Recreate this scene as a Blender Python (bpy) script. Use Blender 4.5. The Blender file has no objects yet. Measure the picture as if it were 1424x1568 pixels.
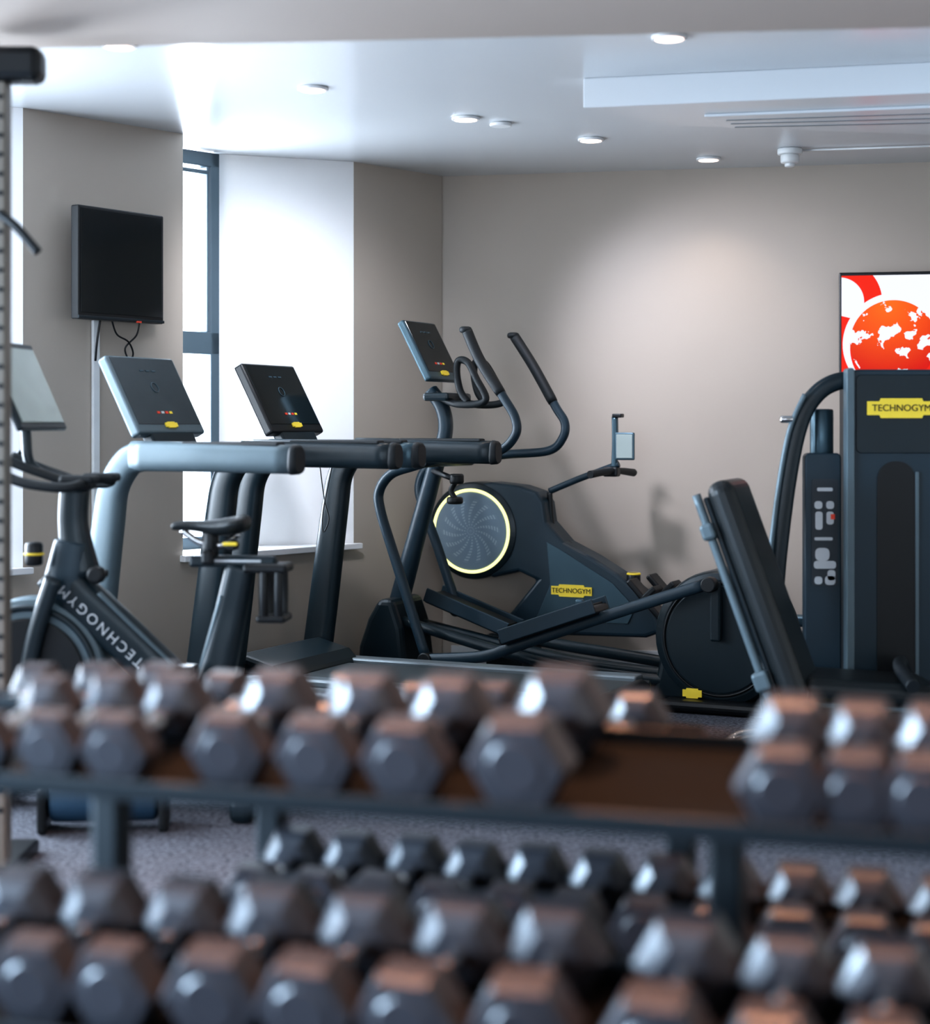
import bpy, bmesh, math, random
from mathutils import Vector, Matrix
random.seed(4)
sc = bpy.context.scene
COL = sc.collection
try:
    sc.view_settings.view_transform = 'Standard'
    sc.view_settings.exposure = 0.0
    sc.view_settings.look = 'Medium High Contrast'
except Exception: pass

# ------------------------------------------------------------ materials
def mat(name, col, rough=0.5, metal=0.0, var=0.12, scale=8.0, emit=None, es=0.0, bump=0.0, bscale=200, spec=0.5, coat=0.0):
    m = bpy.data.materials.new(name); m.use_nodes = True
    nt = m.node_tree; b = nt.nodes['Principled BSDF']
    tc = nt.nodes.new('ShaderNodeTexCoord')
    nz = nt.nodes.new('ShaderNodeTexNoise'); nz.inputs['Scale'].default_value = scale; nz.inputs['Detail'].default_value = 3
    nt.links.new(tc.outputs['Object'], nz.inputs['Vector'])
    mx = nt.nodes.new('ShaderNodeMix'); mx.data_type = 'RGBA'
    mx.inputs[6].default_value = tuple(c*(1-var) for c in col)+(1,)
    mx.inputs[7].default_value = tuple(min(1, c*(1+var)) for c in col)+(1,)
    nt.links.new(nz.outputs['Fac'], mx.inputs[0])
    nt.links.new(mx.outputs[2], b.inputs['Base Color'])
    b.inputs['Roughness'].default_value = rough
    b.inputs['Metallic'].default_value = metal
    b.inputs['Specular IOR Level'].default_value = spec
    b.inputs['Coat Weight'].default_value = coat
    if emit:
        b.inputs['Emission Color'].default_value = tuple(emit)+(1,)
        b.inputs['Emission Strength'].default_value = es
    if bump:
        n2 = nt.nodes.new('ShaderNodeTexNoise'); n2.inputs['Scale'].default_value = bscale
        nt.links.new(tc.outputs['Object'], n2.inputs['Vector'])
        bp = nt.nodes.new('ShaderNodeBump'); bp.inputs['Strength'].default_value = bump; bp.inputs['Distance'].default_value = 0.005
        nt.links.new(n2.outputs['Fac'], bp.inputs['Height']); nt.links.new(bp.outputs['Normal'], b.inputs['Normal'])
    return m

M = {}
M['wall'] = mat('wall_paint', (0.47,0.41,0.352), 0.42, var=0.03, scale=2, bump=0.05, bscale=60)
M['soffit'] = mat('soffit_paint', (0.42,0.35,0.305), 0.6, var=0.03, scale=2)
M['white'] = mat('sill_lit_reveal_white', (0.88,0.88,0.89), 0.5, var=0.02, scale=2)  # sill white; albedo raised so the reveals look window-lit
M['ceil'] = mat('ceiling_paint', (0.66,0.69,0.72), 0.22, var=0.02, scale=1.5)
M['frame'] = mat('window_frame_paint', (0.09,0.13,0.16), 0.4)
M['dark'] = mat('machine_graphite', (0.009,0.020,0.027), 0.32)
M['navy'] = mat('machine_slate', (0.014,0.034,0.050), 0.38)
M['black'] = mat('black_plastic', (0.005,0.007,0.009), 0.4)
M['rubber'] = mat('black_rubber_grip', (0.008,0.012,0.015), 0.55)
M['silver'] = mat('satin_silver', (0.12,0.165,0.19), 0.42, 0.25)
M['mid'] = mat('satin_blue_grey', (0.07,0.12,0.15), 0.3, 0.5)
M['chrome'] = mat('chrome', (0.75,0.75,0.75), 0.12, 1.0)
M['yellow'] = mat('yellow_badge', (0.80,0.62,0.06), 0.5, emit=(0.8,0.6,0.05), es=0.15)
M['ringlight'] = mat('ring_light', (0.5,0.5,0.2), 0.5, emit=(1.0,1.0,0.46), es=1.15)
M['leather'] = mat('black_leather', (0.008,0.012,0.014), 0.38, bump=0.1)
M['hex'] = mat('hex_rubber', (0.019,0.020,0.025), 0.36, var=0.2, scale=30, spec=.5)
M['rack'] = mat('rack_steel', (0.005,0.009,0.012), 0.45, 0.0, spec=.3)
M['tray'] = mat('shelf_rubber_mat', (0.0028,0.0028,0.0028), 0.75, 0.0, spec=.1)
M['glass'] = mat('screen_glass', (0.006,0.010,0.012), 0.09)
M['glass_sheen'] = mat('screen_glass_window_sheen', (0.045,0.06,0.068), 0.2)  # grey tone paints in the window mirrored on the display
M['tabscreen'] = mat('tablet_screen', (0.25,0.3,0.3), 0.2, emit=(0.5,0.6,0.6), es=0.18)
M['label'] = mat('label_white', (0.6,0.63,0.66), 0.5)
M['labelbg'] = mat('label_panel', (0.03,0.04,0.05), 0.5)
M['red'] = mat('red_mark', (0.7,0.06,0.03), 0.5, emit=(0.8,0.1,0.05), es=0.1)
M['lamp'] = mat('lamp_emitter', (1,0.9,0.85), 0.5, emit=(1.0,0.74,0.64), es=2.2)
M['plast'] = mat('white_plastic', (0.75,0.77,0.78), 0.4)
M['belt'] = mat('tread_belt', (0.03,0.04,0.045), 0.5, bump=0.2)
M['deckrail'] = mat('deck_rail', (0.18,0.21,0.23), 0.3, 0.3)
M['post'] = mat('rack_post_steel', (0.20,0.18,0.155), 0.4, 0.2)
M['bluefoam'] = mat('blue_roller', (0.03,0.08,0.14), 0.5)

def carpet():
    m = mat('carpet', (0.2,0.2,0.24), 0.95)
    nt = m.node_tree; b = nt.nodes['Principled BSDF']
    tc = nt.nodes.new('ShaderNodeTexCoord')
    v = nt.nodes.new('ShaderNodeTexNoise'); v.inputs['Scale'].default_value = 60; v.inputs['Detail'].default_value = 6; v.inputs['Roughness'].default_value=0.8
    nt.links.new(tc.outputs['Object'], v.inputs['Vector'])
    r = nt.nodes.new('ShaderNodeValToRGB')
    r.color_ramp.elements[0].position = .42; r.color_ramp.elements[0].color = (0.02,0.024,0.034,1)
    r.color_ramp.elements[1].position = .62; r.color_ramp.elements[1].color = (0.17,0.18,0.22,1)
    nt.links.new(v.outputs['Fac'], r.inputs[0]); nt.links.new(r.outputs[0], b.inputs['Base Color'])
    return m
M['carpet'] = carpet()

def nmath(nt, op, a, b=None):
    n = nt.nodes.new('ShaderNodeMath'); n.operation = op
    for i, x in enumerate((a, b)):
        if x is None: continue
        if isinstance(x, (int, float)): n.inputs[i].default_value = x
        else: nt.links.new(x, n.inputs[i])
    return n.outputs[0]

def swirl_mat():
    m = mat('fan_cover_swirl', (0.1,0.13,0.15), 0.5)
    nt = m.node_tree; b = nt.nodes['Principled BSDF']
    tc = nt.nodes.new('ShaderNodeTexCoord'); s = nt.nodes.new('ShaderNodeSeparateXYZ')
    nt.links.new(tc.outputs['Object'], s.inputs[0])
    x, z = s.outputs[0], s.outputs[1]
    ang = nmath(nt,'ARCTAN2', z, x)
    r = nmath(nt,'SQRT', nmath(nt,'ADD', nmath(nt,'MULTIPLY',x,x), nmath(nt,'MULTIPLY',z,z)))
    w = nmath(nt,'SINE', nmath(nt,'ADD', nmath(nt,'MULTIPLY',ang,14), nmath(nt,'MULTIPLY',r,45)))
    dots = nmath(nt,'SINE', nmath(nt,'MULTIPLY', r, 420))
    f = nmath(nt,'MULTIPLY', nmath(nt,'MULTIPLY',nmath(nt,'GREATER_THAN', w, 0.45), nmath(nt,'GREATER_THAN', dots, -0.2)),nmath(nt,'LESS_THAN', r, .165))
    mx = nt.nodes.new('ShaderNodeMix'); mx.data_type='RGBA'
    mx.inputs[6].default_value=(0.19,0.26,0.32,1); mx.inputs[7].default_value=(0.32,0.40,0.47,1)
    nt.links.new(f, mx.inputs[0]); nt.links.new(mx.outputs[2], b.inputs['Base Color'])
    return m
M['swirl'] = swirl_mat()

def news_mat():
    m = bpy.data.materials.new('tv_news_graphic'); m.use_nodes=True
    nt=m.node_tree; b=nt.nodes['Principled BSDF']
    tc = nt.nodes.new('ShaderNodeTexCoord'); s = nt.nodes.new('ShaderNodeSeparateXYZ')
    nt.links.new(tc.outputs['Object'], s.inputs[0]); x,z=s.outputs[0],s.outputs[2]
    def dist(cx,cz):
        a=nmath(nt,'SUBTRACT',x,cx); c=nmath(nt,'SUBTRACT',z,cz)
        return nmath(nt,'SQRT',nmath(nt,'ADD',nmath(nt,'MULTIPLY',a,a),nmath(nt,'MULTIPLY',c,c)))
    def mixc(f,a,c):
        mx=nt.nodes.new('ShaderNodeMix'); mx.data_type='RGBA'; nt.links.new(f,mx.inputs[0])
        for i,v in ((6,a),(7,c)):
            if isinstance(v,tuple): mx.inputs[i].default_value=v+(1,)
            else: nt.links.new(v,mx.inputs[i])
        return mx.outputs[2]
    d = dist(0.27,0.22)
    white=(0.80,0.82,0.92); red=(0.62,0.010,0.003); org=(1.0,0.16,0.01)
    nz=nt.nodes.new('ShaderNodeTexNoise'); nz.inputs['Scale'].default_value=10; nz.inputs['Detail'].default_value=5
    nt.links.new(tc.outputs['Object'],nz.inputs['Vector'])
    dd = dist(0.0,0.43)
    ribbon = nmath(nt,'MULTIPLY', nmath(nt,'GREATER_THAN', dd, .125), nmath(nt,'LESS_THAN', dd, .215))
    low = nmath(nt,'LESS_THAN', nmath(nt,'ADD', z, nmath(nt,'MULTIPLY',x,.25)), .36)
    f = nmath(nt,'MINIMUM', nmath(nt,'ADD', ribbon, low), 1.0)
    bg0 = mixc(f, white, (.80,.02,.004))
    halo = nmath(nt,'MULTIPLY', nmath(nt,'GREATER_THAN', dist(.30,.19), .245), nmath(nt,'LESS_THAN', dist(.28,.21), .262))
    bg = mixc(halo, bg0, white)
    land = nmath(nt,'GREATER_THAN', nz.outputs['Fac'], 0.57)
    glob0 = mixc(nmath(nt,'MULTIPLY',dist(.24,.42),2.7), org, red)
    glob = mixc(land, glob0, white)
    c = mixc(nmath(nt,'LESS_THAN', d, 0.215), bg, glob)
    b.inputs['Base Color'].default_value=(.01,.01,.01,1); nt.links.new(c,b.inputs['Emission Color'])
    b.inputs['Emission Strength'].default_value=1.0; b.inputs['Roughness'].default_value=0.6; b.inputs['Specular IOR Level'].default_value=.15
    return m
M['news']=news_mat()

# ------------------------------------------------------------ builders
def link(o, parent=None):
    COL.objects.link(o)
    if parent: o.parent = parent
    return o
def empty(name, loc=(0,0,0), th=0.0):
    o = bpy.data.objects.new(name, None); o.location = loc; o.rotation_euler = (0,0,th); o.empty_display_size=.1
    COL.objects.link(o); return o
def mk(name, bm, m, parent=None, bevel=0, seg=2):
    bmesh.ops.recalc_face_normals(bm, faces=bm.faces[:])
    me = bpy.data.meshes.new(name); bm.to_mesh(me); bm.free()
    me.materials.append(m)
    o = bpy.data.objects.new(name, me); link(o, parent)
    if bevel:
        b = o.modifiers.new('bevel','BEVEL'); b.width = bevel; b.segments = seg; b.limit_method='ANGLE'; b.angle_limit=math.radians(40)
        b.harden_normals=False
    return o
def box(name, c, s, m, parent=None, bevel=0.006, rot=(0,0,0), seg=2):
    bm = bmesh.new(); bmesh.ops.create_cube(bm, size=1)
    bmesh.ops.scale(bm, vec=s, verts=bm.verts)
    o = mk(name, bm, m, parent, min(bevel, min(s)*0.45), seg); o.location = c; o.rotation_euler = rot; return o
def prism(name, poly, v0, v1, m, parent=None, bevel=0.01, seg=2):
    "polygon in local (u,z), extruded along v"
    bm = bmesh.new()
    a = [bm.verts.new((u,v0,z)) for u,z in poly]; b = [bm.verts.new((u,v1,z)) for u,z in poly]
    bm.faces.new(a); bm.faces.new(b[::-1]); n=len(poly)
    for i in range(n): bm.faces.new((a[i],a[(i+1)%n],b[(i+1)%n],b[i]))
    return mk(name,bm,m,parent,bevel,seg)
def plan(name, poly, z0, z1, m, parent=None, bevel=0):
    bm = bmesh.new()
    a = [bm.verts.new((x,y,z0)) for x,y in poly]; b = [bm.verts.new((x,y,z1)) for x,y in poly]
    bm.faces.new(a); bm.faces.new(b[::-1]); n=len(poly)
    for i in range(n): bm.faces.new((a[i],a[(i+1)%n],b[(i+1)%n],b[i]))
    return mk(name,bm,m,parent,bevel)
def cr(pts, sub):
    P=[Vector(p) for p in pts]
    if len(P)<3 or sub<2: return P, [float(i) for i in range(len(P))]
    out=[];ts=[]
    for i in range(len(P)-1):
        p0=P[max(i-1,0)];p1=P[i];p2=P[i+1];p3=P[min(i+2,len(P)-1)]
        for k in range(sub):
            t=k/sub
            out.append(0.5*((2*p1)+(p2-p0)*t+(2*p0-5*p1+4*p2-p3)*t*t+(-p0+3*p1-3*p2+p3)*t**3)); ts.append(i+t)
    out.append(P[-1]); ts.append(len(P)-1.0)
    return out, ts
def sweep(name, pts, r, m, parent=None, ref=(0,1,0), n=16, sub=6, power=2.0, closed=False):
    """r: radius | (a,b) | list per point"""
    if closed: pts=list(pts)+[pts[0]]
    P,ts = cr(pts,sub)
    def rad(t):
        if isinstance(r,list):
            i=min(int(t),len(r)-1); j=min(i+1,len(r)-1); f=t-i
            a=r[i] if isinstance(r[i],tuple) else (r[i],r[i]); b=r[j] if isinstance(r[j],tuple) else (r[j],r[j])
            return (a[0]*(1-f)+b[0]*f, a[1]*(1-f)+b[1]*f)
        return r if isinstance(r,tuple) else (r,r)
    bm=bmesh.new(); rings=[]; ref=Vector(ref)
    for i,p in enumerate(P):
        t=(P[min(i+1,len(P)-1)]-P[max(i-1,0)])
        if closed and (i==0 or i==len(P)-1): t=P[1]-P[-2]
        t.normalize()
        s=ref-t*ref.dot(t)
        if s.length<0.05: s=Vector((1,0,.3))-t*Vector((1,0,.3)).dot(t)
        s.normalize(); u=t.cross(s)
        a,b=rad(ts[i]); ring=[]
        for k in range(n):
            an=2*math.pi*(k+.5)/n; c,d=math.cos(an),math.sin(an)
            c=math.copysign(abs(c)**(2/power),c); d=math.copysign(abs(d)**(2/power),d)
            ring.append(bm.verts.new(p+s*a*c+u*b*d))
        rings.append(ring)
    for i in range(len(rings)-1):
        for k in range(n):
            f=bm.faces.new((rings[i][k],rings[i][(k+1)%n],rings[i+1][(k+1)%n],rings[i+1][k])); f.smooth=True
    if not closed:
        bm.faces.new(rings[0]); bm.faces.new(rings[-1][::-1])
    return mk(name,bm,m,parent)
def disc(name, c, r, depth, m, parent=None, axis='v', bevel=0.006, n=48, r2=None):
    bm=bmesh.new(); bmesh.ops.create_cone(bm,cap_ends=True,segments=n,radius1=r,radius2=r if r2 is None else r2,depth=depth)
    for f in bm.faces: 
        if len(f.verts)==4: f.smooth=True
    o=mk(name,bm,m,parent,bevel)
    o.location=c
    if axis=='v': o.rotation_euler=(math.pi/2,0,0)
    elif axis=='u': o.rotation_euler=(0,math.pi/2,0)
    return o
def torus(name, c, R, r, m, parent=None, axis='v'):
    pts=[(R*math.cos(2*math.pi*k/40),0,R*math.sin(2*math.pi*k/40)) for k in range(40)]
    o=sweep(name,pts,r,m,parent,ref=(0,1,0),n=10,sub=2,closed=True); o.location=c
    if axis=='z': o.rotation_euler=(math.pi/2,0,0)
    return o
def text(name, s, loc, rot, size, m, parent, sp=1.0):
    cu=bpy.data.curves.new(name,'FONT'); cu.body=s; cu.size=size; cu.extrude=0.0008; cu.align_x='CENTER'; cu.align_y='CENTER'; cu.space_character=sp
    cu.materials.append(m); o=bpy.data.objects.new(name,cu); link(o,parent); o.location=loc; o.rotation_euler=rot; return o
def badge(c, w, h, parent, n='badge', rot=(0,0,0)):
    "yellow maker plate, faces -v"
    e=prism(n,[(-w/2,-h*.35),(-w*.32,-h*.35),(-w*.30,-h/2),(w*.30,-h/2),(w*.32,-h*.35),(w/2,-h*.35),(w/2,h*.35),(w*.32,h*.35),(w*.30,h/2),(-w*.30,h/2),(-w*.32,h*.35),(-w/2,h*.35)],-0.003,0.003,M['yellow'],parent,0)
    e.location=c; e.rotation_euler=rot
    return e

# ------------------------------------------------------------ room shell
ZC=2.65
A=Vector((-1.885,7.35)); d=Vector((0.6565,0.7543)); nrm=Vector((-0.7543,0.6565))
def W(t,o=0.0): p=A+d*t+nrm*o; return (p.x,p.y)
DEP=.338; SPL=.65
E=W(2.68); TEND=-5.2
room=empty('wall_left')
def pier(t0,t1,nm):   # far face t0 (splayed), near perp t1
    plan(nm,[W(t0),W(t1),W(t1,DEP),W(t0-SPL,DEP)],0,ZC,M['wall'],room)
pier(0,.875,'pier_a'); pier(-2.9,-2.0,'pier_b')
plan('pier_c',[W(1.998),W(2.68),W(2.75,DEP),W(1.998-SPL,DEP)],0,ZC,M['wall'],room)
plan('pier_d',[W(-4.9),W(-4.9,DEP),W(TEND,DEP),W(TEND)],0,ZC,M['wall'],room)
ZS=.66
DAY=(0.75,0.865,1.0)
def area(name,loc,aim,sx,sy,en,col=DAY,parent=None):
    L=bpy.data.lights.new(name,'AREA'); L.shape='RECTANGLE'; L.size=sx; L.size_y=sy; L.energy=en; L.color=col
    lo=bpy.data.objects.new(name,L); COL.objects.link(lo); lo.parent=parent; lo.location=loc
    lo.rotation_euler=Vector(aim).to_track_quat('-Z','Y').to_euler(); return lo
for i,(t0,t1) in enumerate([(.875,1.998),(-2.0,0),(-4.9,-2.9)]):
    plan('under_sill_%d'%i,[W(t0),W(t1),W(t1-SPL,DEP),W(t0,DEP)],0,ZS,M['wall'],room)
    e=empty('window_%d'%(i+1))
    plan('sill',[W(t0-.02,-.04),W(t1+.03,-.04),W(t1-SPL+.01,DEP-.01),W(t0,DEP-.01)],ZS+.002,ZS+.032,M['white'],e,0.004)
    # splayed reveal lining, whitened to look lit by the window
    a=Vector(W(t1,-.0)); b=Vector(W(t1-SPL,DEP)); off=(b-a).normalized(); pn=Vector((off.y,-off.x))
    if pn.dot(-nrm)<0: pn=-pn
    a2=a+pn*.004; b2=b+pn*.004
    plan('reveal_lining',[tuple(a),tuple(b),tuple(b2),tuple(a2)],ZS+.03,ZC-.001,M['white'],e)
    fa,fb=t0+.001,t1-SPL-.0; w=.055; o0,o1=DEP-.06,DEP
    def fr(n,s0,s1,z0,z1): plan(n,[W(s0,o0),W(s1,o0),W(s1,o1),W(s0,o1)],z0,z1,M['frame'],e,0.004)
    fr('frame_left',fa,fa+w,ZS+.03,ZC-.01); fr('frame_right',fb-w-.01,fb-.01,ZS+.03,ZC-.01)
    fr('frame_top',fa,fb-.01,2.57,ZC-.01); fr('frame_bottom',fa,fb-.01,ZS+.03,ZS+.09); fr('transom',fa,fb-.01,1.645,1.755)
    fr('casement_edge',fb-w-.035,fb-w-.02,1.755,2.57); fr('casement_top',fa,fb-w-.02,2.53,2.55)
    if fb-fa>1.0:
        mid=(fa+fb)/2; fr('mullion',mid-.03,mid+.03,ZS+.03,ZC-.01)
    # daylight outside the opening
    if i==0:
        c=W((fa+fb)/2,DEP+.12)
        area('daylight',(c[0],c[1],1.67),(-nrm.x,-nrm.y,0),.5,1.95,90,parent=e)
    else:
        c=W((fa+fb)/2,DEP+.06)
        area('daylight',(c[0],c[1],1.67),(-nrm.x,-nrm.y,0),(fb-fa)-.02,1.95,[0,260,290][i],parent=e)
FW=lambda x: 9.382-.2048*(x+.126)
RX=4.2
plan('wall_back',[(E[0]-.3,FW(E[0]-.3)),(RX+.2,FW(RX+.2)),(RX+.2,FW(RX)+.25),(E[0]-.3,FW(E[0])+.3)],0,ZC,M['wall'])
plan('wall_right',[(RX,-3),(RX+.15,-3),(RX+.15,8.48),(RX,8.48)],0,ZC,M['wall'])
LX,LY=W(TEND)
# side wall with window, left of the racks
lw=empty('wall_left_rear')
Y0,Y1=1.0,3.3
plan('wall_pier',[(LX,LY),(LX-.15,LY+.05),(LX-.15,Y1),(LX,Y1)],0,ZC,M['wall'],lw)
plan('wall_pier',[(LX,Y0),(LX-.15,Y0),(LX-.15,-3),(LX,-3)],0,ZC,M['wall'],lw)
plan('wall_below',[(LX,Y0),(LX-.15,Y0),(LX-.15,Y1),(LX,Y1)],0,.5,M['wall'],lw)
plan('wall_above',[(LX,Y0),(LX-.15,Y0),(LX-.15,Y1),(LX,Y1)],2.3,ZC,M['wall'],lw)
e=empty('window_6')
for yy in (Y0+.03,(Y0+Y1)/2,Y1-.03): box('mullion',(LX-.08,yy,1.4),(.06,.06,1.8),M['frame'],e)
for zz in (.53,2.27): box('rail',(LX-.08,(Y0+Y1)/2,zz),(.06,Y1-Y0,.06),M['frame'],e)
o=area('daylight',(LX-.13,(Y0+Y1)/2,1.4),(1,0,0),1.0,1.0,400,col=(.58,.78,1),parent=e)
o.rotation_euler=(math.pi/2,0,-math.pi/2); o.data.size=Y1-Y0-.1; o.data.size_y=1.7; o.data.spread=math.radians(75)
# front wall (behind viewer); its window band is added for fill light
fw=empty('wall_front')
plan('wall_below',[(LX,-3),(RX,-3),(RX,-3.15),(LX,-3.15)],0,.8,M['wall'],fw)
plan('wall_above',[(LX,-3),(RX,-3),(RX,-3.15),(LX,-3.15)],2.3,ZC,M['wall'],fw)
for x0,x1 in ((LX,-4.0),(-1.0,-.4),(2.6,RX)):
    plan('wall_pier',[(x0,-3),(x1,-3),(x1,-3.15),(x0,-3.15)],.8,2.3,M['wall'],fw)
for i,(x0,x1) in enumerate(((-4.0,-1.0),(-.4,2.6))):
    e=empty('window_%d'%(i+4))  # unseen window, added to brighten the room from the front
    for xx in (x0+.03,(x0+x1)/2,x1-.03): box('mullion',(xx,-3.08,1.55),(.06,.06,1.5),M['frame'],e)
    for zz in (.83,2.27): box('rail',((x0+x1)/2,-3.08,zz),(x1-x0,.06,.06),M['frame'],e)
    o=area('daylight',((x0+x1)/2,-3.13,1.55),(0,1,0),x1-x0-.1,1.4,[50,20][i],col=(.60,.79,1),parent=e); o.rotation_euler=(math.pi/2,0,0); 
full=[(RX+.15,-3.15),(RX+.15,9.0),(E[0]+.1,9.75),(W(2.75,DEP+.05)),(W(TEND,DEP+.05)),(LX-.2,-3.15)]
plan('floor',full,-.1,0,M['carpet'])
plan('ceiling',full,ZC,ZC+.1,M['ceil'])
plan('ceiling_bulkhead',[(-3.60,5.36),(RX,4.55),(RX,-3),(LX,-3),(LX+.02,LY)],2.417,ZC-.001,M['soffit'])
plan('baseboard_back',[(E[0]+.05,FW(E[0]+.05)),(RX,FW(RX)),(RX,FW(RX)-.015),(E[0]+.05,FW(E[0]+.05)-.015)],0,.1,M['plast'])

# dropped panel with air conditioning cassette
ac=empty('ceiling_air_conditioner')
plan('dropped_panel',[(.46,6.72),(2.8,6.17),(3.3,7.35),(1.97,7.34),(.86,7.12)],2.534,ZC,M['ceil'],ac,0.004)
plan('cassette_face',[(.95,6.85),(2.4,6.52),(2.55,7.2),(1.05,7.08)],2.522,2.534,M['ceil'],ac,0.004)
for k in range(3):
    y=6.90+.08*k
    plan('vent_slot',[(1.05+.03*k,y+.02),(2.38+.03*k,y-.23+.04*k),(2.38+.03*k,y-.21+.04*k),(1.05+.03*k,y+.035)],2.520,2.523,M['deckrail'],ac)
def spot(name,loc,aim,en,col,size,soft,parent,blend=.8):
    L=bpy.data.lights.new(name,'SPOT'); L.energy=en; L.color=col; L.spot_size=math.radians(size); L.spot_blend=blend; L.shadow_soft_size=soft
    lo=bpy.data.objects.new(name,L); COL.objects.link(lo); lo.parent=parent; lo.location=loc
    lo.rotation_euler=Vector(aim).to_track_quat('-Z','Y').to_euler(); return lo
dl=[(-1.227,6.12),(.71,5.99),(-.61,6.91),(.003,7.58),(.595,8.14),(1.234,8.735)]
for x,y in dl:
    e=empty('downlight',(x,y,ZC)); 
    disc('trim_ring',(0,0,-.006),.062,.012,M['plast'],e,'z',0.003)
    disc('lens',(0,0,-.0125),.050,.004,M['lamp'],e,'z',0)
    spot('bulb',(0,0,-.03),(0,0,-1),9,(1,.80,.66),110,.04,e)
    if (x,y)==(.003,7.58): # added cool spot, stands in for window glow on the far wall
        spot('added_wash_spot',(0,0,-.05),(1.45,1.35,-1.15),250,(.84,.86,1.0),66,.12,e,1.0)
    if (x,y)==(-.61,6.91):  # added cool spot that brightens the splayed window reveal
        spot('added_wash_spot',(0,0,-.05),(-.33,1.8,-1.0),190,(.86,.90,1.0),58,.12,e,1.0)
for x,y in [(-.9,3.6),(.1,3.3),(1.1,3.0),(-.75,2.25),(.15,2.0),(.95,1.75)]:
    e=empty('downlight',(x,y,2.417)); 
    disc('trim_ring',(0,0,-.006),.062,.012,M['plast'],e,'z',0.003)
    disc('lens',(0,0,-.0125),.046,.004,M['lamp'],e,'z',0)
    if y>2.5: spot('bulb',(0,0,-.03),(0,0,-1),165,(1,.46,.24),95,.05,e)
    else: spot('bulb',(0,0,-.03),(0,.12,-1),135,(1,.46,.24),70,.05,e)
sd=empty('smoke_detector',(1.59,8.44,ZC))
disc('base',(0,0,-.015),.06,.03,M['plast'],sd,'z'); disc('body',(0,0,-.05),.045,.045,M['plast'],sd,'z',.01); disc('sensor',(0,0,-.08),.025,.02,M['plast'],sd,'z')
sweep('conduit',[(.05,0,-.008),(1.2,-.25,-.008)],.005,M['plast'],sd,ref=(0,0,1))
e=empty('ceiling_sensor',(.16,7.72,ZC)); disc('disc',(0,0,-.008),.05,.016,M['plast'],e,'z')

# ------------------------------------------------------------ televisions
thw=math.atan2(d.y,d.x)
p=W(.435,-.09)
tv=empty('wall_television',(p[0],p[1],2.0),thw+.12)
box('housing',(0,0,0),(.52,.045,.49),M['black'],tv,.006)
box('screen',(0,-.0235,.008),(.49,.004,.45),M['glass'],tv,.001)
box('bottom_trim',(0,-.024,-.236),(.52,.008,.012),M['dark'],tv,.002)
box('rear_housing',(0,.035,-.02),(.36,.04,.3),M['black'],tv,.01)
box('bracket',(0,.058,0),(.16,.03,.16),M['black'],tv,.004)
box('standby_light',(.1,-.026,-.243),(.03,.006,.008),M['red'],tv,.001)
sweep('cable_a',[(-.09,.02,-.24),(-.10,.03,-.34),(-.09,.05,-.42)],.005,M['black'],tv)
sweep('cable_b',[(-.02,.02,-.24),(.02,.03,-.30),(.09,.03,-.33),(.13,.04,-.38),(.12,.05,-.42)],.004,M['black'],tv)
sweep('cable_c',[(.15,.02,-.24),(.14,.03,-.3),(.08,.04,-.36),(.12,.05,-.42)],.004,M['black'],tv)
cd=empty('cable_conduit',(W(.37,-.012)[0],W(.37,-.012)[1],0),thw)
box('trunking',(0,0,1.3),(.035,.018,.92),M['plast'],cd,.003)
bx=1.925; tb=math.atan2(-.2048,1)
tv2=empty('wall_television',(bx,FW(bx)-.09,1.50),tb)
box('housing',(.52,.01,.285),(1.04,.05,.59),M['black'],tv2,.006)
prism('picture',[(.012,.012),(1.028,.012),(1.028,.563),(.012,.563)],-.019,-.0155,M['news'],tv2,0)
box('bracket',(.52,.055,.28),(.3,.05,.3),M['black'],tv2,.004)

# ------------------------------------------------------------ treadmills
TH=math.atan2(-.424,.905)
def screen_unit(par, cu, cz, phi, w, h, face, body, th=.05):
    e=bpy.data.objects.new('console',None); COL.objects.link(e); e.parent=par; e.location=(cu,0,cz); e.rotation_euler=(0,phi,0)
    box('console_shell',(0,0,0),(th,w,h),body,e,.012,seg=3)
    box('display_glass',(th/2,0,.015),(.005,w-.03,h-.05),face,e,.002)
    x=th/2+.004
    torus_o=torus('display_dial',(x,0,.03),.022,.0018,M['mid'],e); torus_o.rotation_euler=(0,0,math.pi/2)
    for k in range(4):
        box('display_tile',(x,-.05+.028*k,-h*.24),(.002,.018,.010),[M['red'],M['label'],M['red'],M['yellow']][k],e,0)
    for k in range(3): box('display_line',(x,-.04+.04*k,h*.30),(.002,.026,.006),M['mid'],e,0)
    b=badge((x,0.0,-h*.40),.08,.026,e,'maker_badge',(0,0,math.pi/2))
    return e
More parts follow.
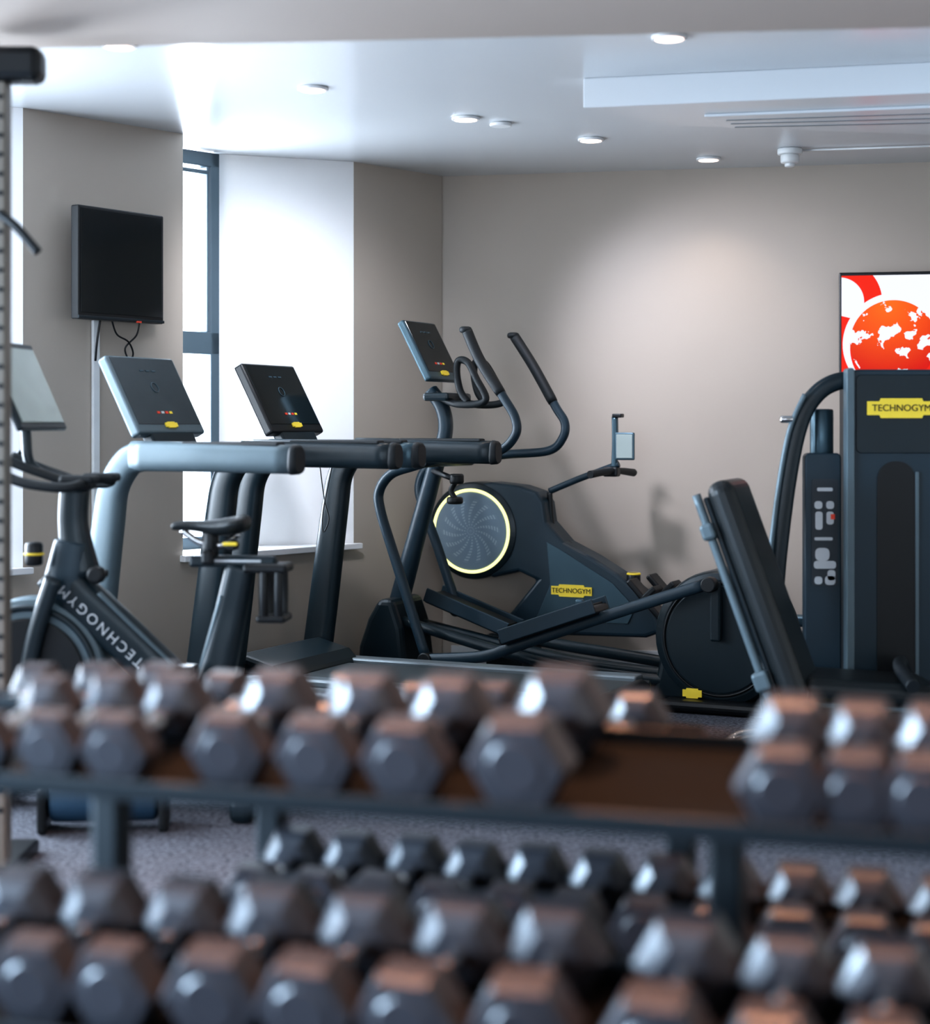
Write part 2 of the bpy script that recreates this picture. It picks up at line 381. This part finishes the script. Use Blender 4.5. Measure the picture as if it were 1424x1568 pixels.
def treadmill(x,y,near_leg,near_rail,face,body):
    T=empty('treadmill',(x,y,0),TH)
    for v,ml,mr in ((-.39,near_leg,near_rail),(.39,M['dark'],M['dark'])):
        sweep('upright',[(-.165,v,.05),(-.10,v,.50),(-.045,v,.90),(-.015,v,1.06),(.05,v,1.155),(.12,v,1.18)],
              [(.04,.075),(.04,.072),(.04,.066),(.04,.06),(.04,.058),(.04,.057)],ml,T,n=24,sub=8,power=3)
        sweep('handrail',[(.08,v,1.18),(.40,v,1.178),(.79,v,1.172)],[(.045,.058),(.045,.056),(.042,.053)],mr,T,n=24,sub=4,power=3)
        sweep('rail_end_cap',[(.78,v,1.172),(.80,v,1.171),(.81,v,1.171)],[(.044,.056),(.043,.053),(.035,.045)],M['rubber'],T,n=24,sub=2,power=3)
        box('rail_grip',(.52,v,1.226),(.42,.06,.02),M['rubber'],T,.008)
        box('side_platform',(.68,v*.87,.19),(1.65,.10,.035),M['deckrail'],T,.01)
        box('side_skirt',(.68,v*.98,.115),(1.72,.035,.13),M['dark'],T,.01)
    box('cross_beam',(.06,0,1.165),(.13,.74,.07),M['dark'],T,.02)
    box('tray',(.20,0,1.20),(.20,.70,.03),M['navy'],T,.01)
    for v in (-.22,.22):
        torus('cup_ring',(.2,v,1.218),.045,.006,M['mid'],T,'z')
        box('control_pad',(.27,v*.3,1.222),(.05,.09,.012),M['label'],T,.004)
    box('console_neck',(-.015,0,1.21),(.05,.30,.12),M['dark'],T,.01,(0,-.45,0))
    screen_unit(T,-.115,1.41,-.495,.46,.355,face,body)
    box('deck',(.70,0,.15),(1.68,.66,.06),M['black'],T,.01)
    box('running_belt',(.70,0,.186),(1.62,.50,.012),M['belt'],T,.004)
    prism('motor_hood',[(-.30,.03),(.08,.03),(.12,.19),(.06,.25),(-.10,.29),(-.24,.26),(-.30,.16)],-.36,.36,M['dark'],T,.03,3)
    disc('rear_roller',(1.52,0,.15),.045,.62,M['black'],T)
    for u in (.1,1.4):
        for v in (-.3,.3): disc('foot',(u,v,.06),.03,.12,M['black'],T,'z')
    return T
T1=treadmill(-1.165,6.953,M['silver'],M['silver'],M['glass_sheen'],M['silver'])
T2=treadmill(-.745,7.847,M['dark'],M['mid'],M['glass'],M['black'])
sweep('power_cable',[(-.02,.2,1.12),(-.0,.21,.95),(.03,.2,.86),(-.0,.2,.80),(.0,.2,.9),(.05,.2,1.12)],.003,M['black'],T2)

# ------------------------------------------------------------ cross trainer
C=empty('elliptical_cross_trainer',(-.36,8.65,0),TH)
prism('front_shroud',[(-.12,.05),(.16,.05),(.13,.30),(.08,.44),(.0,.44),(-.06,.34),(-.11,.2)],-.17,.17,M['dark'],C,.03,3)
box('front_foot',(0,0,.03),(.10,.55,.06),M['black'],C,.02)
sweep('column',[(.03,0,.40),(.13,0,.74),(.23,0,1.07),(.29,0,1.26),(.275,0,1.38),(.21,0,1.47)],[(.045,.05),(.04,.045),(.04,.04),(.035,.035),(.035,.035),(.035,.035)],M['navy'],C,n=20,sub=8,power=2.6)
screen_unit(C,.205,1.66,-.49,.36,.33,M['glass'],M['mid'],.04)
box('tray',(.30,0,1.435),(.14,.28,.04),M['dark'],C,.014)
for v,nm in((-1,''),(1,'_far')):
    sweep('fixed_grip'+nm,[(.30,v*.06,1.43),(.40,v*.10,1.40),(.52,v*.11,1.40),(.56,v*.11,1.43),(.51,v*.11,1.52),(.46,v*.10,1.60),(.41,v*.10,1.61),(.40,v*.10,1.55),(.42,v*.10,1.46),(.46,v*.10,1.41)],.018,M['rubber'],C,ref=(0,1,0.2),n=12)
disc('pivot_axle',(.30,0,1.12),.028,.56,M['dark'],C)
nearh=[(.525,1.745),(.595,1.60),(.715,1.427),(.775,1.33),(.775,1.25),(.69,1.175),(.50,1.15),(.33,1.125)]
farh=[(.555,1.74),(.66,1.585),(.775,1.39),(.825,1.31),(.815,1.235),(.74,1.17),(.52,1.15),(.33,1.125)]
nearl=[(.35,1.13),(.24,1.10),(.12,1.06),(.055,.98),(.06,.88),(.14,.65),(.31,.17)]
farl=[(.35,1.13),(.20,1.13),(.07,1.08),(.02,.98),(.05,.86),(.13,.66),(.24,.36)]
for nm,pl,v in (('near',nearh,-.25),('far',farh,.25)):
    P=[(u,v,z) for u,z in pl]
    sweep('moving_handle_'+nm,P,.022,M['navy'],C,n=14,sub=8)
    G,_=cr(P,8)
    sweep('grip_'+nm,G[:16],[.026]*15+[.024],M['rubber'],C,n=14,sub=1)
    o=disc('handle_tip',(P[0][0]-.008,v,P[0][2]+.006),.03,.03,M['rubber'],C,'z',.012)
for nm,pl,v in (('near',nearl,-.25),('far',farl,.25)):
    sweep('swing_arm_'+nm,[(u,v,z) for u,z in pl],.025,M['navy'],C,n=14)
    disc('ankle_joint_'+nm,(pl[-1][0],v,pl[-1][1]),.035,.07,M['black'],C)
sweep('foot_bar_near',[(.31,-.25,.17),(.60,-.25,.20),(.78,-.25,.26),(1.25,-.25,.43),(1.70,-.25,.585)],(.022,.028),M['navy'],C,n=12,power=3)
sweep('foot_bar_far',[(.24,.25,.36),(.60,.25,.24),(1.2,.25,.17),(1.72,.25,.12)],(.022,.028),M['dark'],C,n=12,power=3)
def pedal(nm,u0,z0,u1,z1,v):
    a=math.atan2(z1-z0,u1-u0)
    o=box(nm,((u0+u1)/2,v,(z0+z1)/2),(math.hypot(u1-u0,z1-z0),.19,.045),M['black'],C,.014,(0,-a,0),3)
    o=box(nm+'_tread',((u0+u1)/2,v,(z0+z1)/2+.028),(math.hypot(u1-u0,z1-z0)-.05,.15,.012),M['rubber'],C,.005,(0,-a,0))
    for s in(-1,1):
        box(nm+'_lip',((u0+u1)/2,v+s*.092,(z0+z1)/2+.02),(math.hypot(u1-u0,z1-z0)-.01,.012,.07),M['navy'],C,.005,(0,-a,0))
pedal('pedal_near',.72,.285,1.20,.455,-.23); pedal('pedal_far',.14,.43,.60,.27,.16)
box('pedal_knob',(1.12,-.30,.47),(.04,.03,.06),M['mid'],C,.01)
box('floor_beam',(.85,0,.07),(1.6,.12,.07),M['dark'],C,.015)
sweep('ramp_rail_a',[(.1,-.1,.33),(.9,-.1,.16),(1.5,-.1,.12)],(.03,.025),M['dark'],C,n=12,power=3)
sweep('ramp_rail_b',[(.1,.1,.30),(.9,.1,.16),(1.5,.1,.12)],(.03,.025),M['dark'],C,n=12,power=3)
disc('drive_drum',(1.73,0,.33),.31,.30,M['dark'],C,bevel=.04)
torus('drum_ring',(1.73,-.152,.33),.255,.006,M['black'],C)
disc('drum_cover',(1.73,-.148,.33),.245,.02,M['dark'],C)
prism('drum_shroud',[(1.40,.03),(1.44,.22),(1.50,.42),(1.60,.60),(1.72,.64),(1.74,.3),(1.74,.03)],-.13,.13,M['dark'],C,.03,3)
box('drum_base',(1.73,0,.03),(.5,.5,.05),M['black'],C,.02)
disc('crank_joint',(1.72,-.25,.585),.035,.06,M['black'],C); box('crank_arm',(1.73,-.19,.46),(.05,.03,.27),M['dark'],C,.01)
box('crank_arm_far',(1.72,.19,.22),(.06,.03,.28),M['mid'],C,.01)
badge((1.61,-.158,.08),.09,.045,C,'maker_badge')
sweep('cup_holder_arm',[(.24,-.03,1.07),(.34,-.10,1.05),(.40,-.10,1.03)],.014,M['black'],C,ref=(0,0,1))
disc('knob_a',(.40,-.10,1.035),.035,.05,M['black'],C,'z',.01); disc('knob_b',(.39,-.10,.93),.04,.035,M['black'],C,'z',.01)
sweep('knob_link',[(.40,-.10,1.03),(.37,-.10,.98),(.39,-.10,.94)],.014,M['black'],C)

# ------------------------------------------------------------ rowing machine
R=empty('rowing_machine',(.075,9.08,0),TH)
disc('flywheel_housing',(0,0,.745),.255,.20,M['dark'],R,bevel=.03,n=64)
torus('light_ring',(0,-.105,.745),.213,.0085,M['ringlight'],R)
disc('fan_cover',(0,-.098,.745),.203,.02,M['swirl'],R,bevel=.004,n=64)
body=[(-.02,.985),(.10,1.0),(.26,.985),(.36,.955),(.40,.90),(.415,.80),(.51,.70),(.66,.63),(.80,.55),(.92,.46),(1.02,.33),(1.04,.27),(.95,.235),(.10,.215),(.22,.335),(.36,.50),(.26,.54),(.1,.5)]
prism('body_shell',body,-.085,.085,M['navy'],R,.02,3)
prism('body_side_inlay',[(.42,.70),(.50,.66),(.78,.50),(.9,.38),(.86,.30),(.36,.30),(.44,.48)],-.092,-.086,M['mid'],R,.003)
badge((.56,-.098,.455),.22,.062,R,'maker_badge')
text('badge_text','TECHNOGYM',(.56,-.1035,.455),(math.pi/2,0,0),.034,M['black'],R)
sweep('display_arm',[(.40,0,.955),(.56,0,1.02),(.74,0,1.085),(.78,0,1.10)],(.014,.017),M['navy'],R,n=12)
sweep('arm_strut',[(.40,0,.95),(.41,0,.80),(.44,0,.73),(.52,0,.68)],(.012,.015),M['black'],R,n=12)
sweep('device_stem',[(.755,0,1.08),(.76,0,1.2),(.758,0,1.34)],(.02,.015),M['mid'],R,n=12,power=3)
box('device_clamp_top',(.775,0,1.345),(.05,.05,.02),M['black'],R,.005)
hol=box('phone_holder',(.82,-.02,1.19),(.10,.02,.14),M['mid'],R,.006)
hol2=box('phone_screen',(.82,-.032,1.19),(.085,.006,.12),M['tabscreen'],R,.002)
sweep('row_handle',[(.70,-.20,1.05),(.73,-.1,1.06),(.76,0,1.065),(.77,.1,1.06),(.78,.22,1.05)],[.02,.018,.015,.018,.02],M['rubber'],R,ref=(0,0,1))
box('handle_cradle',(.74,0,1.06),(.08,.06,.05),M['black'],R,.01)
sweep('monorail',[(.85,0,.34),(1.4,0,.34),(2.0,0,.36)],(.035,.03),M['mid'],R,n=12,power=3)
box('rower_seat',(1.25,0,.42),(.26,.30,.06),M['leather'],R,.025,seg=3); box('seat_carriage',(1.25,0,.375),(.18,.1,.05),M['black'],R,.01)
for v in(-.15,.15):
    box('footplate',(1.0,v,.42),(.03,.12,.30),M['black'],R,.01,(0,-.75,0)); box('foot_strap',(1.01,v,.47),(.08,.13,.03),M['rubber'],R,.008,(0,-.75,0))
disc('resistance_dial',(.88,-.06,.53),.035,.05,M['black'],R,'z',.008); torus('dial_ring',(.88,-.06,.55),.03,.006,M['yellow'],R,'z')
box('rear_foot',(1.98,0,.17),(.06,.3,.34),M['dark'],R,.015); box('front_foot',(.2,0,.11),(.2,.3,.22),M['dark'],R,.02)

# ------------------------------------------------------------ stationary bike
B=empty('stationary_bike',(-1.145,5.9,0),-.10)
sweep('head_column',[(-.17,0,.78),(-.20,0,.95),(-.195,0,1.08)],[(.05,.065),(.04,.05),(.04,.05)],M['dark'],B,n=20,power=3)
sweep('head_sleeve',[(-.235,0,.70),(-.215,0,.80),(-.20,0,.90)],[(.055,.085),(.055,.075),(.05,.062)],M['navy'],B,n=20,power=3)
sweep('main_beam',[(-.27,0,.80),(-.17,0,.70),(.0,0,.55),(.16,0,.40),(.28,0,.27)],[(.05,.07),(.055,.075),(.055,.07),(.06,.07),(.06,.09)],M['dark'],B,n=24,power=4)
sweep('beam_silver_edge',[(-.345,0,.70),(-.25,0,.63),(-.10,0,.50),(.04,0,.37)],[(.052,.014)],M['silver'],B,n=12,power=3)
sweep('beam_silver_top',[(-.10,0,.725),(.04,0,.595),(.16,0,.485)],[(.05,.008)],M['silver'],B,n=12,power=3)
text('beam_lettering','TECHNOGYM',(-.085,-.0575,.615),(math.pi/2,math.radians(180+42),0),.05,M['label'],B,1.35)
disc('flywheel_cover',(-.34,0,.44),.27,.12,M['silver'],B,bevel=.03,n=64)
disc('flywheel_inner',(-.34,-.062,.44),.20,.02,M['black'],B,bevel=.006,n=64)
torus('flywheel_rim',(-.34,-.06,.44),.235,.012,M['dark'],B)
sweep('front_fork',[(-.24,-.09,.78),(-.30,-.09,.6),(-.34,-.09,.42)],(.015,.03),M['dark'],B,n=12)
disc('resistance_knob',(-.315,-.07,.86),.03,.08,M['black'],B,'z',.01); torus('knob_band',(-.315,-.07,.86),.031,.004,M['yellow'],B,'z')
disc('adjust_knob',(-.10,-.06,.79),.03,.05,M['black'],B,'v',.01); disc('adjust_knob_stem',(-.13,0,.79),.012,.1,M['black'],B,'u',.002)
box('bar_mount',(-.20,0,1.10),(.14,.08,.05),M['black'],B,.015)
for v in(-1,1):
    sweep('handlebar',[(-.20,v*.03,1.10),(-.14,v*.10,1.11),(-.12,v*.17,1.10),(-.18,v*.20,1.09),(-.32,v*.20,1.11),(-.42,v*.18,1.16),(-.46,v*.15,1.20)],.017,M['rubber'],B,ref=(0,0,1),n=12)
    sweep('aero_grip',[(-.22,v*.05,1.11),(-.34,v*.06,1.15),(-.44,v*.06,1.19)],.016,M['rubber'],B,ref=(0,0,1),n=12)
    box('elbow_pad',(-.14,v*.12,1.115),(.12,.09,.03),M['rubber'],B,.012)
o=box('tablet_housing',(-.375,0,1.43),(.022,.46,.33),M['dark'],B,.008,(0,-.42,0)); 
o=box('tablet_display',(-.362,0,1.436),(.004,.41,.28),M['tabscreen'],B,.001,(0,-.42,0))
sweep('tablet_stem',[(-.24,0,1.11),(-.35,0,1.16),(-.37,0,1.28),(-.39,0,1.40)],.018,M['dark'],B,n=12)
# seat assembly
bm=bmesh.new()
prof=[(.0,.016,.0,.03),(.04,.022,.006,.035),(.10,.03,.004,.04),(.16,.055,.0,.055),(.21,.085,.008,.07),(.25,.09,.016,.07),(.275,.07,.018,.05)]
rings=[]
for u,w,zz,h in prof:
    ring=[]
    for k in range(14):
        a=2*math.pi*k/14; cz=math.sin(a)
        ring.append(bm.verts.new((u,w*math.cos(a),zz+(h*.35*cz if cz>0 else h*.9*cz*(.55+.45*abs(math.cos(a)))))))
    rings.append(ring)
for i in range(len(rings)-1):
    for k in range(14):
        f=bm.faces.new((rings[i][k],rings[i][(k+1)%14],rings[i+1][(k+1)%14],rings[i+1][k])); f.smooth=True
bm.faces.new(rings[0]); bm.faces.new(rings[-1])
o=mk('saddle',bm,M['leather'],B); o.location=(.14,0,.955); ss=o.modifiers.new('s','SUBSURF'); ss.levels=1; ss.render_levels=2
sweep('saddle_rail',[(.18,0,.94),(.24,0,.90),(.32,0,.89),(.38,0,.93)],.012,M['chrome'],B,n=10)
disc('seat_clamp',(.28,0,.89),.028,.09,M['black'],B,'z',.006)
box('seat_slider',(.36,0,.835),(.30,.05,.04),M['dark'],B,.01)
box('slider_scale',(.36,-.027,.838),(.20,.003,.008),M['label'],B,0)
box('slider_lever',(.28,-.04,.85),(.04,.04,.05),M['black'],B,.012)
sweep('seat_post',[(.385,0,.82),(.35,0,.66),(.30,0,.45),(.25,0,.25)],[(.035,.05),(.035,.055),(.045,.065),(.05,.07)],M['dark'],B,n=20,power=3)
sweep('seat_post_silver',[(.325,0,.72),(.285,0,.58),(.25,0,.46)],(.036,.01),M['silver'],B,n=12,power=3)
disc('seat_knob',(.37,-.06,.895),.02,.06,M['black'],B,'v',.008); box('seat_knob_cap',(.37,-.095,.90),(.05,.012,.012),M['yellow'],B,.004)
for u in(.475,.525):
    sweep('bottle_cage_bar',[(u,-.05,.82),(u,-.055,.72),(u,-.05,.65)],.016,M['black'],B,n=12)
    sweep('bottle_cage_bar_far',[(u,.05,.82),(u,.055,.72),(u,.05,.65)],.012,M['black'],B,n=12)
box('bottle_cage_base',(.50,0,.645),(.10,.14,.025),M['black'],B,.01); box('bottle_cage_top',(.48,0,.815),(.15,.14,.03),M['black'],B,.01)
disc('crank_hub',(.12,0,.36),.07,.16,M['black'],B)
for s,aa in((-1,.9),(1,.9+math.pi)):
    u2=.12+.16*math.cos(aa); z2=.36+.16*math.sin(aa)
    sweep('crank_arm',[(.12,s*.09,.36),(u2,s*.10,z2)],(.012,.018),M['silver'],B,sub=1)
    box('pedal',(u2,s*.15,z2),(.10,.09,.03),M['black'],B,.01)
box('base_beam',(-.02,0,.10),(1.0,.09,.08),M['dark'],B,.02)
box('lower_frame',(.24,0,.19),(.16,.09,.16),M['dark'],B,.02); box('lower_frame_front',(-.34,0,.17),(.14,.07,.14),M['dark'],B,.02)
for u in(-.48,.44): box('stabiliser',(u,0,.04),(.08,.52,.08),M['dark'],B,.025)

# ------------------------------------------------------------ seated press machine
S=empty('seated_press_machine',(1.47,6.6,0),0)
def rrect(u0,z0,u1,z1,r,k=5):
    pts=[]
    for cx,cz,a0 in((u1-r,z1-r,0),(u0+r,z1-r,90),(u0+r,z0+r,180),(u1-r,z0+r,270)):
        for i in range(k+1):
            a=math.radians(a0+90*i/k); pts.append((cx+r*math.cos(a),cz+r*math.sin(a)))
    return pts
prism('tower_front_panel',rrect(.0,.12,.62,1.51,.03),-.03,.03,M['navy'],S,.008)
prism('tower_upper_panel',rrect(.02,1.19,.60,1.49,.02),-.036,-.03,M['dark'],S,.003)
prism('weight_slot',rrect(.10,.20,.245,1.16,.07,8),-.034,-.0305,M['black'],S,0)
prism('weight_slot_edge',[(.245,.2),(.258,.2),(.258,1.12),(.245,1.12)],-.04,-.03,M['silver'],S,.002)
prism('tower_edge_trim',rrect(-.018,.14,.012,1.515,.012),-.045,.02,M['silver'],S,.004)
prism('tower_body',rrect(.04,.1,.58,1.47,.03),.03,.36,M['black'],S,.01)
badge((.19,-.042,1.362),.26,.075,S,'maker_badge'); text('badge_text','TECHNOGYM',(.19,-.0465,1.362),(math.pi/2,0,0),.036,M['black'],S)
prism('instruction_panel',rrect(-.16,.18,-.02,1.19,.02),.04,.10,M['navy'],S,.006)
prism('instruction_label',rrect(-.135,.68,-.035,1.09,.01),.036,.04,M['labelbg'],S,0)
for (u,z,w,h) in((-.085,1.05,.06,.014),(-.11,.99,.03,.03),(-.065,.99,.03,.03),(-.108,.93,.028,.07),(-.065,.94,.028,.05),(-.09,.86,.07,.012),(-.095,.80,.055,.05),(-.085,.76,.085,.03),(-.06,.72,.03,.04),(-.11,.70,.03,.03),(-.065,.70,.04,.035)):
    prism('icon',rrect(u-w/2,z-h/2,u+w/2,z+h/2,min(w,h)*.35,3),.033,.036,M['label'],S,0)
box('red_icon',(-.055,.034,.945),(.016,.004,.02),M['red'],S,0)
disc('weight_column_cap',(-.08,.12,1.25),.045,.22,M['mid'],S,'z',.008)
sweep('arched_frame',[(-.28,.06,.55),(-.26,.06,.80),(-.225,.06,1.08),(-.185,.06,1.28),(-.135,.06,1.39),(-.06,.06,1.455),(.05,.06,1.475),(.3,.06,1.475)],(.03,.034),M['dark'],S,n=18,sub=8,power=3)
sweep('arched_frame_trim',[(-.318,.02,.55),(-.298,.02,.80),(-.263,.02,1.08),(-.222,.02,1.285),(-.165,.02,1.415)],(.012,.010),M['silver'],S,n=10,sub=8)
disc('frame_bolt',(-.235,.02,1.32),.014,.05,M['chrome'],S,'u')
sweep('lower_frame',[(-.28,.06,.58),(-.30,.02,.30),(-.25,0,.10),(0,0,.07),(.3,0,.07)],(.04,.04),M['dark'],S,n=16,power=3)
# backrest
ph=-.351
bp=bpy.data.objects.new('backrest',None); COL.objects.link(bp); bp.parent=S; bp.location=(-.385,-.33,.70); bp.rotation_euler=(0,ph,math.radians(-20))
box('back_pad',(.005,0,0),(.10,.36,.84),M['leather'],bp,.045,seg=5)
box('back_plate',(-.058,0,0),(.02,.28,.76),M['dark'],bp,.008)
for v in(-.14,.14): sweep('back_frame_bar',[(-.085,v,.40),(-.085,v,0),(-.085,v,-.48)],(.016,.016),M['silver'],bp,n=12)
box('back_bracket_top',(-.085,-.05,.26),(.05,.26,.06),M['silver'],bp,.012); box('back_bracket_low',(-.085,-.05,-.30),(.06,.26,.07),M['silver'],bp,.012)
box('seat_pad',(-.02,-.33,.345),(.50,.38,.085),M['leather'],S,.035,(0,0.06,0),4)
box('seat_plate',(-.05,-.33,.295),(.40,.28,.02),M['silver'],S,.006,(0,.06,0))
box('seat_bracket',(-.16,-.33,.22),(.10,.10,.16),M['dark'],S,.015)
sweep('seat_support_arm',[(-.40,-.33,.17),(-.25,-.33,.22),(.0,-.33,.27),(.2,-.33,.28)],(.03,.022),M['silver'],S,n=12,power=3)
sweep('chrome_foot',[(-.60,-.42,.04),(-.56,-.40,.12),(-.49,-.38,.17),(-.40,-.36,.18),(-.33,-.34,.19)],[(.02,.015),(.03,.02),(.03,.022),(.03,.022),(.03,.02)],M['chrome'],S,n=14)
box('base_beam',(-.05,-.33,.05),(1.0,.10,.10),M['dark'],S,.02); box('base_link',(.1,-.15,.05),(.12,.42,.10),M['dark'],S,.02)
sweep('release_lever',[(-.22,-.55,.23),(-.14,-.56,.19),(-.06,-.55,.18)],.018,M['yellow'],S)
box('seat_post',(.0,-.33,.19),(.09,.09,.24),M['dark'],S,.01)
sweep('press_arm',[(.2,-.08,.36),(.15,-.2,.42),(.1,-.38,.42),(.10,-.56,.38)],.024,M['rubber'],S,ref=(0,0,1))

# ------------------------------------------------------------ rack upright at left
K=empty('squat_rack_upright',(-1.345,4.95,0),0)
box('post',(0,0,1.14),(.07,.07,2.28),M['post'],K,.006)
for i in range(38): disc('post_hole',(.022,-.0355,.2+.055*i),.008,.003,M['black'],K,'v',0,16)
box('top_clamp',(.05,0,2.33),(.17,.11,.10),M['black'],K,.025); box('foot_plate',(0,.1,.02),(.10,.40,.04),M['black'],K,.008)
sweep('pull_handle',[(.02,-.03,1.90),(.07,-.04,1.86),(.13,-.04,1.79)],.013,M['rubber'],K)
rl=empty('foam_roller',(-1.16,5.55,0),.1); o=disc('roller',(0,0,.10),.075,.34,M['bluefoam'],rl,'u',.015); 
for u in(-.19,.19): box('stand',(u,0,.07),(.03,.16,.14),M['black'],rl,.01)

# ------------------------------------------------------------ dumbbells and racks
RTH=math.atan2(-.294,.956)
def dumb_mesh(ff):
    "hex dumbbell along local y, centre at origin; flat-to-flat ff"
    R_=ff/math.sqrt(3); L=ff*.62; H=.13
    bm=bmesh.new()
    for s in(-1,1):
        secs=[(H/2,.55*R_),(H/2+.012,.86*R_),(H/2+.022,R_),(H/2+L-.012,R_),(H/2+L,.88*R_)]
        rings=[]
        for y,r in secs:
            rings.append([bm.verts.new((r*math.cos(math.radians(60*k)),s*y,r*math.sin(math.radians(60*k)))) for k in range(6)])
        for i in range(len(rings)-1):
            for k in range(6): bm.faces.new((rings[i][k],rings[i][(k+1)%6],rings[i+1][(k+1)%6],rings[i+1][k]))
        bm.faces.new(rings[0]); bm.faces.new(rings[-1])
        r0=[bm.verts.new((.55*R_*math.cos(2*math.pi*k/20),s*(H/2+L+.0),.55*R_*math.sin(2*math.pi*k/20))) for k in range(20)]
        r1=[bm.verts.new((.5*R_*math.cos(2*math.pi*k/20),s*(H/2+L+.003),.5*R_*math.sin(2*math.pi*k/20))) for k in range(20)]
        for k in range(20): bm.faces.new((r0[k],r0[(k+1)%20],r1[(k+1)%20],r1[k]))
        bm.faces.new(r1)
    rings=[]
    for y,r in((-H/2-.003,.016),(-H/2+.02,.0155),(-.02,.0185),(.02,.0185),(H/2-.02,.0155),(H/2+.003,.016)):
        rings.append([bm.verts.new((r*math.cos(2*math.pi*k/16),y,r*math.sin(2*math.pi*k/16))) for k in range(16)])
    for i in range(len(rings)-1):
        for k in range(16):
            f=bm.faces.new((rings[i][k],rings[i][(k+1)%16],rings[i+1][(k+1)%16],rings[i+1][k])); f.material_index=1; f.smooth=True
    bmesh.ops.recalc_face_normals(bm,faces=bm.faces[:])
    me=bpy.data.meshes.new('hex_dumbbell_mesh'); bm.to_mesh(me); bm.free()
    me.materials.append(M['hex']); me.materials.append(M['chrome']); return me
DM={}
def rack(ox,oy,tiers,posts,TILT):
    "origin = front shelf edge at s=0; local x along rack, y away"
    K=empty('dumbbell_rack',(ox,oy,0),RTH); D=empty('hex_dumbbell_set',(ox,oy,0),RTH)
    for zt,lst,s0,s1,yo in tiers:
        mid=(s0+s1)/2; ln=s1-s0
        h=bpy.data.objects.new('shelf_tier',None); COL.objects.link(h); h.parent=K; h.location=(0,yo,zt); h.rotation_euler=(TILT,0,0)
        box('shelf_tray',(mid,.17,-.008),(ln,.34,.012),M['tray'],h,.003)
        box('shelf_lip',(mid,-.003,.0),(ln,.012,.035),M['rack'],h,.004)
        box('shelf_back_lip',(mid,.342,.008),(ln,.008,.03),M['rack'],h,.003)
        g=bpy.data.objects.new('tier',None); COL.objects.link(g); g.parent=D; g.location=(0,yo,zt); g.rotation_euler=(TILT,0,0)
        for s,ff in lst:
            key=round(ff,3)
            if key not in DM: DM[key]=dumb_mesh(key)
            o=bpy.data.objects.new('dumbbell',DM[key]); link(o,g)
            half=.065+ff*.62
            o.location=(s,half+.005+random.uniform(0,.015),ff/2-.001); o.rotation_euler=(0,0,random.uniform(-.05,.05))
    for s,zt in posts:
        box('post',(s,.30,zt/2),(.055,.06,zt+.03),M['rack'],K,.008)
        ym=min(t[4] for t in tiers)
        box('foot',(s,(.40+ym)/2,.03),(.07,.44-ym,.06),M['rack'],K,.012)
        if ym<0: box('shelf_arm',(s,(.30+ym)/2+.05,tiers[1][0]-.05),(.04,.34-ym,.05),M['rack'],K,.008,(TILT,0,0))
    return K
top=[(-.04,.10),(.085,.108),(.205,.112),(.39,.12),(.547,.122),(.693,.125),(.877,.14),(1.256,.12),(1.36,.115),(1.46,.115)]
low=[(.03,.13),(.178,.13),(.318,.13),(.474,.14),(.624,.14),(.778,.14),(.93,.14),(1.121,.14),(1.27,.13),(1.41,.13)]
rack(-.758,2.81,[(.72,top,-.25,1.75,0),(.40,low,-.25,1.75,-.22)],[(.04,.72),(1.14,.72)],.17)
rtop=[(-.45+.148*i,.112+.006*(i%3)) for i in range(10)]
rlow=[(.16+.13*i,.118) for i in range(11)]
rack(-.576,3.42,[(.635,rtop,-.6,1.0,0),(.31,rlow,.05,1.56,0)],[(.08,.635),(.96,.635),(1.50,.34)],.12)

# ------------------------------------------------------------ world and camera
w=bpy.data.worlds.new('world'); sc.world=w; w.use_nodes=True
bg=w.node_tree.nodes['Background']; bg.inputs[0].default_value=(.85,.92,1,1); bg.inputs[1].default_value=3.0
cam=bpy.data.cameras.new('camera'); co=bpy.data.objects.new('camera',cam); COL.objects.link(co); sc.camera=co
co.location=(0,0,1.3); co.rotation_euler=(math.pi/2,0,0)
cam.sensor_fit='VERTICAL'; cam.sensor_height=36; cam.lens=36*2640/1568; cam.shift_y=-134/1568
cam.clip_start=.05
cam.dof.use_dof=True; cam.dof.focus_distance=7.9; cam.dof.aperture_fstop=1.45
